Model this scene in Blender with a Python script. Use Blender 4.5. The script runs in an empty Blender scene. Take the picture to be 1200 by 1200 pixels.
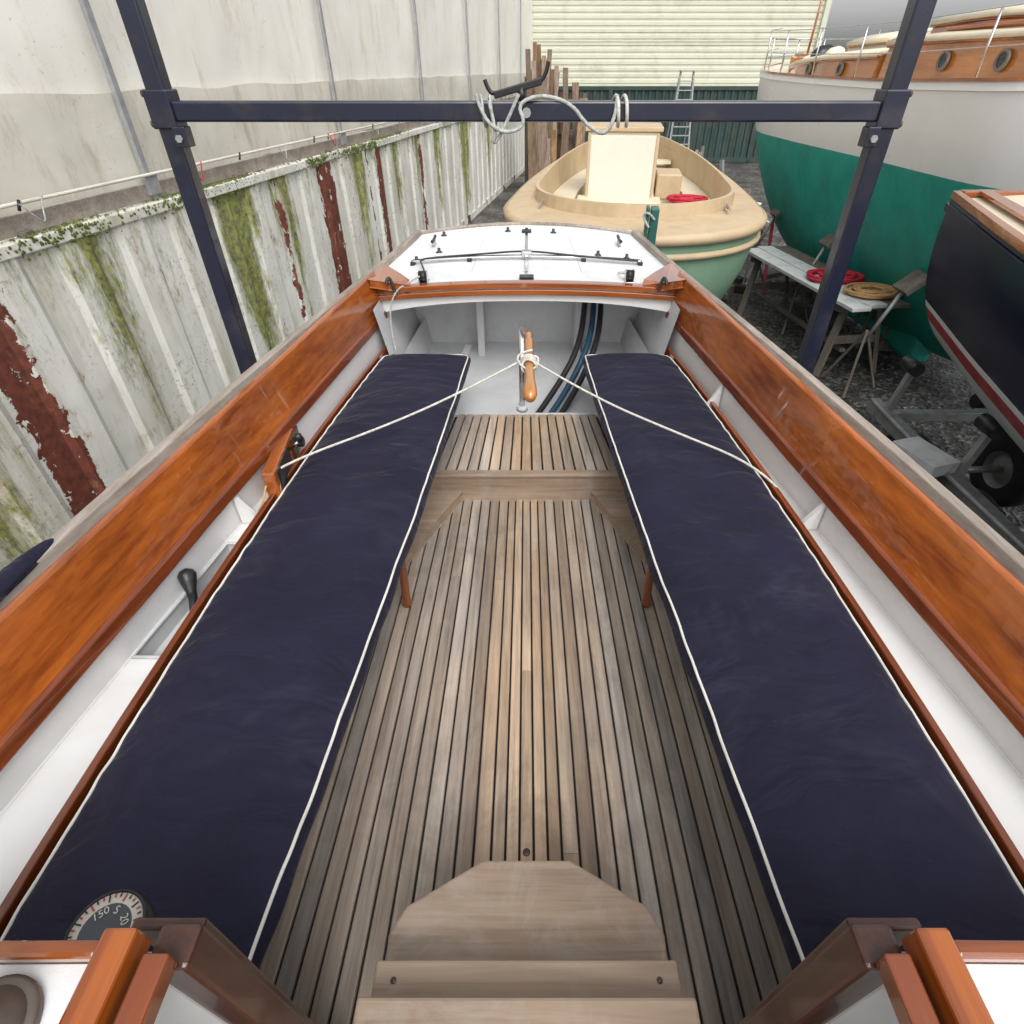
import bpy, math, random
import numpy as np
from mathutils import Vector, Matrix, noise
random.seed(4)
scene=bpy.context.scene
R=math.radians
# ------------------------------------------------------------------ helpers
def link(o,parent=None):
    scene.collection.objects.link(o)
    if parent is not None: o.parent=parent
    return o
def empty(name,loc=(0,0,0),rotz=0):
    e=bpy.data.objects.new(name,None); e.location=loc; e.rotation_euler=(0,0,rotz); e.empty_display_size=.2
    return link(e)
def mesh(name,verts,faces,mat,parent=None,smooth=False,bevel=0,mats=None,idx=None,solid=0):
    me=bpy.data.meshes.new(name); me.from_pydata([tuple(v) for v in verts],[],faces)
    for m in (mats or [mat]): me.materials.append(m)
    if idx is not None:
        for p,i in zip(me.polygons,idx): p.material_index=i
    if smooth:
        for p in me.polygons: p.use_smooth=True
    me.update()
    o=bpy.data.objects.new(name,me); link(o,parent)
    if solid:
        s=o.modifiers.new('s','SOLIDIFY'); s.thickness=solid; s.offset=0
    if bevel:
        b=o.modifiers.new('b','BEVEL'); b.width=bevel; b.segments=2; b.limit_method='ANGLE'; b.angle_limit=R(35)
    return o
BF=[(0,3,2,1),(4,5,6,7),(0,1,5,4),(1,2,6,5),(2,3,7,6),(3,0,4,7)]
def box(name,c,s,mat,parent=None,rot=(0,0,0),bevel=.004):
    hx,hy,hz=s[0]/2,s[1]/2,s[2]/2
    v=[(-hx,-hy,-hz),(hx,-hy,-hz),(hx,hy,-hz),(-hx,hy,-hz),(-hx,-hy,hz),(hx,-hy,hz),(hx,hy,hz),(-hx,hy,hz)]
    o=mesh(name,v,BF,mat,parent,bevel=bevel); o.location=c; o.rotation_euler=rot
    return o
def beam(name,a,b,w,h,mat,parent=None,bevel=.004):
    a=Vector(a);b=Vector(b);d=b-a
    o=box(name,(a+b)/2,(w,h,d.length),mat,parent,bevel=bevel)
    o.rotation_mode='QUATERNION'; o.rotation_quaternion=d.to_track_quat('Z','Y')
    return o
def cyl(name,a,b,r,mat,parent=None,r2=None,n=20,bevel=0):
    a=Vector(a);b=Vector(b);d=b-a;L=d.length; r2=r if r2 is None else r2
    v=[];f=[]
    for i in range(n):
        t=2*math.pi*i/n; v.append((r*math.cos(t),r*math.sin(t),0)); v.append((r2*math.cos(t),r2*math.sin(t),L))
    for i in range(n):
        j=(i+1)%n; f.append((2*i,2*j,2*j+1,2*i+1))
    f.append(tuple(2*i for i in range(n))[::-1]); f.append(tuple(2*i+1 for i in range(n)))
    o=mesh(name,v,f,mat,parent,bevel=bevel)
    for p in o.data.polygons[:n]: p.use_smooth=True
    o.location=a; o.rotation_mode='QUATERNION'; o.rotation_quaternion=d.to_track_quat('Z','Y')
    return o
def lathe(name,prof,mat,parent=None,loc=(0,0,0),n=28,axis=None):
    v=[];f=[];m=len(prof)
    for i in range(n):
        t=2*math.pi*i/n
        for r,z in prof: v.append((r*math.cos(t),r*math.sin(t),z))
    for i in range(n):
        j=(i+1)%n
        for k in range(m-1): f.append((i*m+k,j*m+k,j*m+k+1,i*m+k+1))
    o=mesh(name,v,f,mat,parent,smooth=True); o.location=loc
    if axis is not None:
        o.rotation_mode='QUATERNION'; o.rotation_quaternion=Vector(axis).to_track_quat('Z','Y')
    return o
def tube(name,pts,r,mat,parent=None,cyc=False,spline='NURBS',res=5):
    cu=bpy.data.curves.new(name,'CURVE'); cu.dimensions='3D'; cu.bevel_depth=r; cu.bevel_resolution=2; cu.resolution_u=res; cu.use_fill_caps=True
    s=cu.splines.new(spline); s.points.add(len(pts)-1)
    for p,q in zip(s.points,pts): p.co=(q[0],q[1],q[2],1)
    s.use_cyclic_u=cyc
    if spline=='NURBS': s.order_u=3; s.use_endpoint_u=not cyc
    cu.materials.append(mat)
    o=bpy.data.objects.new(name,cu); return link(o,parent)
def loft(name,secs,mat,parent=None,smooth=True,closed=False,caps=False,**k):
    n=len(secs[0]); v=[p for s in secs for p in s]; f=[]
    for i in range(len(secs)-1):
        for j in range(n if closed else n-1):
            j2=(j+1)%n
            f.append((i*n+j,i*n+j2,(i+1)*n+j2,(i+1)*n+j))
    if caps:
        f.append(tuple(range(n))[::-1]); f.append(tuple((len(secs)-1)*n+j for j in range(n)))
    return mesh(name,v,f,mat,parent,smooth=smooth,**k)
# ------------------------------------------------------------------ materials
def newmat(name):
    m=bpy.data.materials.new(name); m.use_nodes=True; nt=m.node_tree
    return m,nt,nt.nodes['Principled BSDF']
def N(nt,t,**k):
    n=nt.nodes.new(t)
    for a,b in k.items(): setattr(n,a,b)
    return n
def coords(nt,sc=(1,1,1)):
    tc=N(nt,'ShaderNodeTexCoord'); mp=N(nt,'ShaderNodeMapping'); mp.inputs['Scale'].default_value=sc
    nt.links.new(tc.outputs['Object'],mp.inputs[0]); return mp.outputs[0]
def noi(nt,vec,scale,detail=3,rough=.55,dist=0):
    n=N(nt,'ShaderNodeTexNoise'); n.inputs['Scale'].default_value=scale; n.inputs['Detail'].default_value=detail
    n.inputs['Roughness'].default_value=rough; n.inputs['Distortion'].default_value=dist
    nt.links.new(vec,n.inputs['Vector']); return n.outputs['Fac']
def ramp(nt,fac,stops):
    r=N(nt,'ShaderNodeValToRGB'); e=r.color_ramp.elements
    while len(e)<len(stops): e.new(.5)
    for x,(p,c) in zip(e,stops):
        x.position=p; x.color=(c,c,c,1) if isinstance(c,(int,float)) else (*c,1)
    nt.links.new(fac,r.inputs[0]); return r.outputs[0]
def mix(nt,fac,a,b,mode='MIX'):
    m=N(nt,'ShaderNodeMix',data_type='RGBA',blend_type=mode)
    for s,x in ((m.inputs[0],fac),(m.inputs[6],a),(m.inputs[7],b)):
        if isinstance(x,(int,float)): s.default_value=x
        elif isinstance(x,tuple): s.default_value=(*x,1)
        else: nt.links.new(x,s)
    return m.outputs[2]
def mth(nt,op,a,b=None,c=None,clamp=False):
    m=N(nt,'ShaderNodeMath',operation=op); m.use_clamp=clamp
    for i,x in enumerate((a,b,c)):
        if x is None: continue
        if isinstance(x,(int,float)): m.inputs[i].default_value=x
        else: nt.links.new(x,m.inputs[i])
    return m.outputs[0]
def bump(nt,b,h,st,dist=.01,prev=None):
    n=N(nt,'ShaderNodeBump'); n.inputs['Strength'].default_value=st; n.inputs['Distance'].default_value=dist
    nt.links.new(h,n.inputs['Height'])
    if prev is not None: nt.links.new(prev,n.inputs['Normal'])
    nt.links.new(n.outputs[0],b.inputs['Normal']); return n.outputs[0]
def simple(name,c,rough=.5,metal=0,var=.15,scale=6,bmp=0,coat=0,bscale=60,dirt=None,dirtamt=.4,spec=None):
    m,nt,b=newmat(name); v=coords(nt)
    n1=noi(nt,v,scale,4 if dirt else 2,.65)
    lo=tuple(x*(1-var) for x in c); hi=tuple(min(1,x*(1+var)) for x in c)
    col=ramp(nt,n1,[(.3,lo),(.7,hi)])
    if dirt is not None:
        d=ramp(nt,noi(nt,v,scale*.6,5,.72,.4),[(.5,0.),(.72,dirtamt)])
        col=mix(nt,d,col,dirt)
    nt.links.new(col,b.inputs['Base Color'])
    b.inputs['Roughness'].default_value=rough; b.inputs['Metallic'].default_value=metal
    rr=ramp(nt,n1,[(.3,min(1,rough+.1)),(.7,max(.02,rough-.06))]); nt.links.new(rr,b.inputs['Roughness'])
    if coat: b.inputs['Coat Weight'].default_value=coat; b.inputs['Coat Roughness'].default_value=.05
    if spec is not None: b.inputs['Specular IOR Level'].default_value=spec
    if bmp: bump(nt,b,noi(nt,v,bscale,2),bmp,.004)
    return m
def wood(name,c1,c2,axis='Y',rough=.5,coat=0,island=0,bmp=.25,fine=55,cr=.08,grey=None,weather=None):
    m,nt,b=newmat(name)
    st={'Y':(1,.05,1),'X':(.05,1,1),'Z':(1,1,.05)}[axis]
    v=coords(nt,st); vec=v
    geo=N(nt,'ShaderNodeNewGeometry')
    if island:
        add=N(nt,'ShaderNodeVectorMath',operation='ADD'); sc=N(nt,'ShaderNodeVectorMath',operation='SCALE')
        cmb=N(nt,'ShaderNodeCombineXYZ')
        for i in range(3): nt.links.new(geo.outputs['Random Per Island'],cmb.inputs[i])
        nt.links.new(cmb.outputs[0],sc.inputs[0]); sc.inputs['Scale'].default_value=37
        nt.links.new(v,add.inputs[0]); nt.links.new(sc.outputs[0],add.inputs[1]); vec=add.outputs[0]
    g1=noi(nt,vec,fine,4,.65,.4); g2=noi(nt,vec,fine*.18,3,.6,1.2)
    f=mth(nt,'ADD',mth(nt,'MULTIPLY',g1,.55),mth(nt,'MULTIPLY',g2,.45))
    col=ramp(nt,f,[(.36,c2),(.5,tuple((a+b_)/2 for a,b_ in zip(c1,c2))),(.66,c1)])
    if island:
        hv=N(nt,'ShaderNodeHueSaturation')
        nt.links.new(mth(nt,'MULTIPLY_ADD',geo.outputs['Random Per Island'],island,1-island/2),hv.inputs['Value'])
        rs=mth(nt,'FRACT',mth(nt,'MULTIPLY',geo.outputs['Random Per Island'],7.31))
        nt.links.new(mth(nt,'MULTIPLY_ADD',rs,.5,.62),hv.inputs['Saturation'])
        nt.links.new(col,hv.inputs['Color']); col=hv.outputs[0]
    s2=tuple(.22 if x==.05 else 1 for x in st)
    big=ramp(nt,noi(nt,coords(nt,s2),4.0,3,.6),[(.35,.78),(.65,1.15)])
    col=mix(nt,1.,col,big,'MULTIPLY')
    if weather:
        d=ramp(nt,noi(nt,coords(nt),5,5,.75,.5),[(.5,0.),(.7,.55)]); col=mix(nt,d,col,weather)
    if grey is not None:
        tc=N(nt,'ShaderNodeTexCoord'); sx=N(nt,'ShaderNodeSeparateXYZ'); nt.links.new(tc.outputs['Object'],sx.inputs[0])
        ax=mth(nt,'ABSOLUTE',sx.outputs[0]); wob=mth(nt,'MULTIPLY',noi(nt,coords(nt),2.,3),.35)
        k=ramp(nt,mth(nt,'ADD',ax,wob),[(.22,0.),(.5,1.)])
        col=mix(nt,k,mix(nt,1.,col,grey,'MULTIPLY'),col)
        # old water / foot stains
        stn=ramp(nt,noi(nt,coords(nt,(1,.6,1)),3.2,5,.75,.6),[(.50,0.),(.66,.42)]); col=mix(nt,stn,col,(.13,.105,.085))
        sil=ramp(nt,noi(nt,coords(nt,(1,.5,1)),4.7,4,.7,.6),[(.54,0.),(.70,.35)]); col=mix(nt,sil,col,(.40,.37,.33))
    nt.links.new(col,b.inputs['Base Color']); b.inputs['Roughness'].default_value=rough
    if coat: b.inputs['Coat Weight'].default_value=coat; b.inputs['Coat Roughness'].default_value=cr
    if bmp: bump(nt,b,g1,bmp,.003)
    return m
m_varn=wood('varnished_mahogany',(.50,.135,.017),(.19,.036,.005),'Y',.2,1.,bmp=.03,fine=38,cr=.02)
m_bead=wood('varnished_mahogany_bead',(.28,.062,.011),(.12,.024,.005),'Y',.2,1.,bmp=.03,fine=34,cr=.02)
m_varnX=wood('varnished_mahogany_cross',(.42,.115,.018),(.17,.035,.006),'X',.22,1.,bmp=.03,fine=40,cr=.03)
m_varnZ=wood('varnished_mahogany_up',(.34,.09,.018),(.15,.035,.008),'Z',.28,1.,bmp=.05,fine=40,cr=.04)
m_dkwood=wood('dark_mahogany',(.10,.035,.018),(.04,.015,.01),'Z',.35,.4,bmp=.1)
m_teak=wood('weathered_teak_slats',(.43,.36,.295),(.21,.17,.138),'Y',.75,0,island=.5,bmp=.5,fine=70,grey=(1.28,1.08,.86))
m_teakX=wood('weathered_teak_cross',(.38,.285,.205),(.22,.155,.11),'X',.7,0,bmp=.4,fine=60,weather=(.38,.33,.28))
m_rail=wood('weathered_teak_rail',(.42,.37,.32),(.22,.18,.15),'Y',.8,0,bmp=.5,weather=(.2,.15,.1))
m_white=simple('white_gloss_paint',(.74,.74,.73),.3,0,.03,3,0,dirt=(.50,.47,.42),dirtamt=.3)
m_whiteh=simple('white_topside_paint',(.86,.86,.85),.3,0,.02,2,0,dirt=(.66,.64,.60),dirtamt=.2)
m_grey=simple('light_grey_paint_and_pocket_shade',(.56,.57,.58),.5,0,.08,3,0,dirt=(.25,.23,.2),dirtamt=.35)
m_deck=simple('white_deck_paint',(.76,.775,.785),.45,0,.04,4,.15,bscale=250,dirt=(.4,.38,.35),dirtamt=.3)
m_black=simple('black_plastic',(.015,.015,.017),.35)
m_rubber=simple('tyre_rubber',(.02,.02,.02),.85)
m_steel=simple('stainless_steel',(.6,.6,.6),.22,1,.1)
m_galv=simple('galvanised_steel',(.36,.37,.37),.55,.6,.2,12,dirt=(.2,.12,.07),dirtamt=.5)
m_polew=simple('weathered_aluminium_pole',(.34,.35,.36),.6,.3,.2,12,dirt=(.30,.24,.15),dirtamt=.6)
m_bronze=simple('bronze',(.28,.20,.12),.45,.9)
m_pewter=simple('dull_alloy',(.22,.19,.16),.5,.7,.2,9)
m_gapshade=simple('dark_gap',(.02,.017,.015),.9)  # near-black colour standing in for the shade in open gaps
m_pipe_w=simple('white_piping',(.70,.68,.62),.7)
m_rope=simple('white_rope',(.62,.60,.54),.85,0,.2,60,.9,bscale=260)
m_ropeg=simple('grey_rope',(.42,.44,.42),.85,0,.3,60,.9,bscale=260)
m_roper=simple('red_rope',(.50,.02,.045),.8,0,.3,60,.8,bscale=240)
m_ropet=simple('tan_rope',(.50,.30,.13),.8,0,.3,60,.8,bscale=240)
m_blueh=simple('blue_hose',(.01,.05,.09),.4)
m_frame=simple('navy_painted_steel',(.007,.010,.028),.33,0,.3,8,0,coat=.3,dirt=(.10,.07,.05),dirtamt=.3)
def fabric():
    m,nt,b=newmat('navy_canvas'); v=coords(nt)
    n1=noi(nt,v,3.0,3,.65); col=ramp(nt,n1,[(.3,(.0045,.0045,.0175)),(.7,(.0100,.0098,.0320))])  # light and dark navy patches put shading contrast into the cloth colour
    lint=ramp(nt,noi(nt,v,230,1,.5),[(.72,0.),(.80,.3)]); col=mix(nt,lint,col,(.10,.10,.14))
    dust=ramp(nt,noi(nt,v,1.9,5,.8,.6),[(.52,0.),(.78,.34)]); col=mix(nt,dust,col,(.055,.053,.085))
    nt.links.new(col,b.inputs['Base Color']); b.inputs['Roughness'].default_value=.78
    b.inputs['Sheen Weight'].default_value=.07; b.inputs['Sheen Roughness'].default_value=.4
    b.inputs['Specular IOR Level'].default_value=.35
    p=bump(nt,b,noi(nt,coords(nt,(1,1.9,1)),4.5,3,.5,.6),.6,.05)
    bump(nt,b,noi(nt,v,420,1),.22,.0012,p)
    return m
m_fab=fabric()
def wallmat():
    m,nt,b=newmat('peeling_white_steel'); tc=N(nt,'ShaderNodeTexCoord'); sx=N(nt,'ShaderNodeSeparateXYZ'); nt.links.new(tc.outputs['Object'],sx.inputs[0])
    X,Z=sx.outputs[0],sx.outputs[2]; v=coords(nt)
    base=ramp(nt,noi(nt,coords(nt,(1,1,.5)),1.6,4,.65),[(.3,(.66,.65,.58)),(.65,(.83,.82,.77))])
    st=ramp(nt,noi(nt,coords(nt,(1,1,.12)),4,5,.70),[(.48,0.),(.74,.75)])
    base=mix(nt,st,base,(.40,.35,.22))
    fr=ramp(nt,noi(nt,v,24,4,.8),[(.54,0.),(.66,.7)]); fr2=ramp(nt,noi(nt,v,1.3,3),[(.44,0.),(.58,1.)])
    base=mix(nt,mth(nt,'MULTIPLY',fr,fr2),base,(.17,.16,.09))
    runs=None
    for s0,w,a in ((3.0,.45,.36),(6.55,.46,.44),(6.0,.25,.22),(9.9,.28,.30),(11.6,.3,.28),(16.6,.6,.42),(14.2,.3,.3),(19.5,.5,.34),(2.1,.5,.38),(4.6,.35,.26),(7.6,.3,.24),(12.8,.3,.26)):
        d=mth(nt,'ABSOLUTE',mth(nt,'SUBTRACT',X,s0)); g=mth(nt,'MULTIPLY',mth(nt,'SUBTRACT',1.,mth(nt,'DIVIDE',d,w),clamp=True),a)
        runs=g if runs is None else mth(nt,'MAXIMUM',runs,g)
    zz=mth(nt,'MULTIPLY',mth(nt,'SUBTRACT',Z,1.1),.14)
    mo=mth(nt,'ADD',mth(nt,'ADD',noi(nt,coords(nt,(1,1,.24)),7,6,.8,.2),runs),zz)
    mm=ramp(nt,mo,[(.64,0.),(.82,.92)])
    mc=ramp(nt,noi(nt,v,13,4,.75),[(.35,(.035,.040,.008)),(.60,(.29,.32,.05))])
    base=mix(nt,mm,base,mc)
    edge=mth(nt,'MULTIPLY',mth(nt,'SUBTRACT',noi(nt,coords(nt,(1,1,.6)),5,6,.75,.4),.5),.5)
    red=None
    for s0,w in ((3.62,.14),(8.78,.21),(10.75,.14),(10.3,.04),(5.95,.02),(7.45,.03),(13.0,.04),(1.6,.2)):
        d=mth(nt,'ABSOLUTE',mth(nt,'SUBTRACT',X,s0)); g=mth(nt,'SUBTRACT',w,mth(nt,'ADD',d,edge))
        red=g if red is None else mth(nt,'MAXIMUM',red,g)
    hasred=ramp(nt,red,[(.0,0.),(.004,1.)])
    rc=ramp(nt,noi(nt,v,12,4,.7),[(.3,(.07,.022,.014)),(.65,(.20,.05,.03))])
    chip=ramp(nt,noi(nt,coords(nt,(1,1,.7)),7,4,.65),[(.62,0.),(.63,1.)])
    hr=mth(nt,'MULTIPLY',hasred,mth(nt,'SUBTRACT',1.,chip))
    base=mix(nt,hr,base,rc)
    sm=noi(nt,coords(nt,(1,1,.5)),2.7,6,.8)
    halo=ramp(nt,sm,[(.57,0.),(.66,.65)]); base=mix(nt,halo,base,(.36,.21,.11))
    small=ramp(nt,sm,[(.656,0.),(.661,1.)])
    base=mix(nt,small,base,rc)
    nt.links.new(base,b.inputs['Base Color']); b.inputs['Roughness'].default_value=.7
    p=bump(nt,b,mth(nt,'SUBTRACT',1.,hr),.6,.006)
    bump(nt,b,noi(nt,v,2.2,2),.4,.04,p)
    return m
m_wall=wallmat()
def tarpmat(name,lo,hi,stain,s0=.54):
    m,nt,b=newmat(name); v=coords(nt)
    c=ramp(nt,noi(nt,coords(nt,(1,1,1.6)),1.2,4,.6),[(.3,lo),(.7,hi)])
    d=ramp(nt,noi(nt,coords(nt,(1,1,.25)),4,5,.78,.3),[(s0,0.),(s0+.2,.55)]); c=mix(nt,d,c,stain)
    sp=ramp(nt,noi(nt,v,30,3,.7),[(.62,0.),(.72,.5)]); sq=ramp(nt,noi(nt,v,.8,2),[(.45,0.),(.6,1.)]); c=mix(nt,mth(nt,'MULTIPLY',sp,sq),c,tuple(x*.55 for x in stain))
    nt.links.new(c,b.inputs['Base Color']); b.inputs['Roughness'].default_value=.5
    bump(nt,b,noi(nt,coords(nt,(1,1,.5)),1.5,2,.5,.2),.5,.08)
    tr=N(nt,'ShaderNodeBsdfTranslucent'); nt.links.new(c,tr.inputs[0]); ms=N(nt,'ShaderNodeMixShader'); ms.inputs[0].default_value=.22
    nt.links.new(b.outputs[0],ms.inputs[1]); nt.links.new(tr.outputs[0],ms.inputs[2]); nt.links.new(ms.outputs[0],nt.nodes['Material Output'].inputs[0])
    return m
m_tarp=tarpmat('dirty_translucent_tarpaulin',(.92,.88,.79),(.97,.95,.89),(.62,.49,.30))
m_tarp2=tarpmat('tarpaulin_hem',(.66,.64,.56),(.80,.77,.69),(.40,.32,.21),.50)
def gravel():
    m,nt,b=newmat('wet_gravel'); v=coords(nt)
    vo=N(nt,'ShaderNodeTexVoronoi'); vo.inputs['Scale'].default_value=24; nt.links.new(v,vo.inputs['Vector'])
    g=ramp(nt,vo.outputs['Color'],[(.1,(.022,.021,.02)),(.6,(.075,.070,.065)),(.95,(.26,.25,.23))])
    big=ramp(nt,noi(nt,v,.9,4,.65),[(.35,.4),(.65,1.3)]); g=mix(nt,1.,g,big,'MULTIPLY')
    leaf=ramp(nt,noi(nt,v,16,2,.5),[(.68,0.),(.70,.8)]); g=mix(nt,leaf,g,(.16,.10,.04))
    nt.links.new(g,b.inputs['Base Color'])
    nt.links.new(ramp(nt,noi(nt,v,.7,2),[(.4,.3),(.6,.85)]),b.inputs['Roughness'])
    bump(nt,b,vo.outputs['Distance'],.8,.03)
    return m
m_grav=gravel()
m_siding=simple('cream_siding',(.62,.62,.49),.5,0,.05,1.5,0,dirt=(.38,.38,.25),dirtamt=.5)
m_cgreen=simple('dark_green_container',(.022,.05,.045),.6,0,.3,2,0,dirt=(.10,.06,.035),dirtamt=.5)
m_cream=simple('cream_paint',(.72,.65,.49),.4,0,.05,4,0,dirt=(.45,.36,.22),dirtamt=.3)
m_tan=simple('tan_deck_paint',(.54,.41,.255),.5,0,.07,4,0,dirt=(.32,.24,.15),dirtamt=.45)
m_lgreen=simple('pale_green_hull',(.27,.45,.31),.4,0,.08,3,0,dirt=(.25,.25,.14),dirtamt=.4)
m_jade=simple('jade_antifouling',(.016,.35,.28),.55,0,.15,3,0,dirt=(.06,.22,.18),dirtamt=.6)
m_navyh=simple('navy_gloss_hull',(.003,.005,.026),.18,0,.1,2,0,coat=.05,spec=.3)
m_red=simple('red_boottop',(.36,.03,.035),.5,0,.15)
m_oldwood=wood('old_timber',(.22,.19,.16),(.09,.075,.06),'Z',.85,0,bmp=.5)
m_oldtop=simple('painted_bench_top',(.62,.64,.63),.7,0,.15,5,0,dirt=(.2,.17,.13),dirtamt=.6)
m_plank=wood('rusty_timber_offcuts',(.34,.22,.13),(.12,.07,.04),'Z',.85,0,island=.8,bmp=.5)
m_glass=simple('dark_porthole_glass',(.02,.025,.03),.05,0,.1)
m_dial=simple('compass_dial',(.62,.58,.50),.5)
m_dialr=simple('compass_ring',(.07,.08,.09),.5)
m_teal=simple('teal_paint',(.02,.12,.10),.4)
m_ash=wood('varnished_ash_tiller',(.60,.27,.06),(.42,.15,.03),'Z',.3,1.,bmp=.05)
# ------------------------------------------------------------------ curves of the sailboat (half-widths as functions of Y)
def pf(pts,deg):
    p=np.polyfit([a for a,_ in pts],[b for _,b in pts],deg); return lambda y:float(np.polyval(p,y))
Xin=pf([(.26,.523),(1.55,.425),(3.17,.335)],2)
Xout=pf([(.3,1.01),(1.76,.965),(3.17,.825)],2)
Xcb=lambda y:.864+.128*(3.3-y)
Zcb=lambda y:1.955+.026*(y-.66)
Xct=lambda y:.878+.151*(3.4-y)
Zct=lambda y:2.165+.044*(y-.89)
Gx=pf([(-2.5,1.26),(-1,1.42),(0,1.43),(1,1.365),(1.82,1.255),(2.77,1.12),(3.77,.965),(4.75,.83)],4)
Gz=lambda y:2.14+.021*(y-1)
DY=3.4
def Dz(x,y): return Gz(y)-.03+.05*(1-min(1,abs(x)/max(.1,Gx(y)))**2)
boat=empty('sailboat')
ys=np.linspace(-2.5,4.75,40)
ss=np.linspace(0,1,16)
def hullpt(y,s,sd):
    hb=Gx(y); zk=.25+.10*max(0,y-2.0)**2; z=Gz(y)+(zk-Gz(y))*s
    return (sd*hb*(1-s**2.6)**.62,y,z)
for sd in (-1,1):
    loft('hull_side',[[hullpt(y,s,sd) for s in ss] for y in ys],m_white,boat)
us=np.linspace(-1,1,17)
loft('transom',[[(hullpt(4.75,s,1)[0]*u,4.75+.10*(1-u*u),hullpt(4.75,s,1)[2]) for s in ss] for u in us],m_white,boat)
for sd in (-1,1):
    S=[]
    for y in np.linspace(-2.5,DY,40):
        xi=Xct(y)+.012 if y>.2 else .9
        S.append([(sd*xi,y,Dz(xi,y)),(sd*(Gx(y)-.01),y,Dz(Gx(y),y))])
    loft('side_deck',S,m_deck,boat)
    S=[]
    for y in np.linspace(-2.5,4.72,60):
        g=Gx(y); z=Gz(y)
        S.append([(sd*(g-.028),y,z-.035),(sd*(g-.028),y,z+.012),(sd*(g+.012),y,z+.012),(sd*(g+.018),y,z-.04)])
    loft('toe_rail',S,m_rail,boat,smooth=False,closed=True,caps=True,bevel=.004)
    S=[]
    for y in np.linspace(-2.5,4.72,60):
        g=Gx(y); z=Gz(y)
        S.append([(sd*(g+.0),y,z-.05),(sd*(g+.032),y,z-.055),(sd*(g+.032),y,z-.085),(sd*g,y,z-.09)])
    loft('rubbing_strake',S,m_rail,boat,smooth=False,closed=True,caps=True)
S=[]
for k in np.linspace(0,1,16):
    row=[]
    for u in np.linspace(-1,1,25):
        ye=4.74+.10*(1-u*u); y=DY+(ye-DY)*k; x=u*(Gx(min(y,4.75))-.01)
        row.append((x,y,Dz(x,min(y,4.75))))
    S.append(row)
loft('aft_deck',S,m_deck,boat)
tube('transom_rail',[(u*.82,4.745+.10*(1-u*u),Dz(u*.81,4.75)+.008) for u in np.linspace(-1,1,21)],.014,m_rail,boat)
S=[]
for u in np.linspace(-1,1,25):
    x=u*.885; zt=Dz(x,DY)
    S.append([(x,DY+.012,zt-.012),(x,DY+.012,zt-.095-.035*abs(u)**3)])
loft('deck_beam',S,m_white,boat,smooth=False,solid=.02)
for nm,w0,w1,h in (('varnished_deck_beam',-.016,.045,.014),('varnished_deck_beam_lower',-.030,-.004,-.022)):
    S=[]
    for u in np.linspace(-1,1,25):
        x=u*.87; zt=Dz(x,DY)+h
        S.append([(x,DY+w0,zt-.03),(x,DY+w0,zt),(x,DY+w1,zt),(x,DY+w1,zt-.03)])
    loft(nm,S,m_varnX,boat,smooth=False,closed=True,caps=True,bevel=.004)
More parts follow.
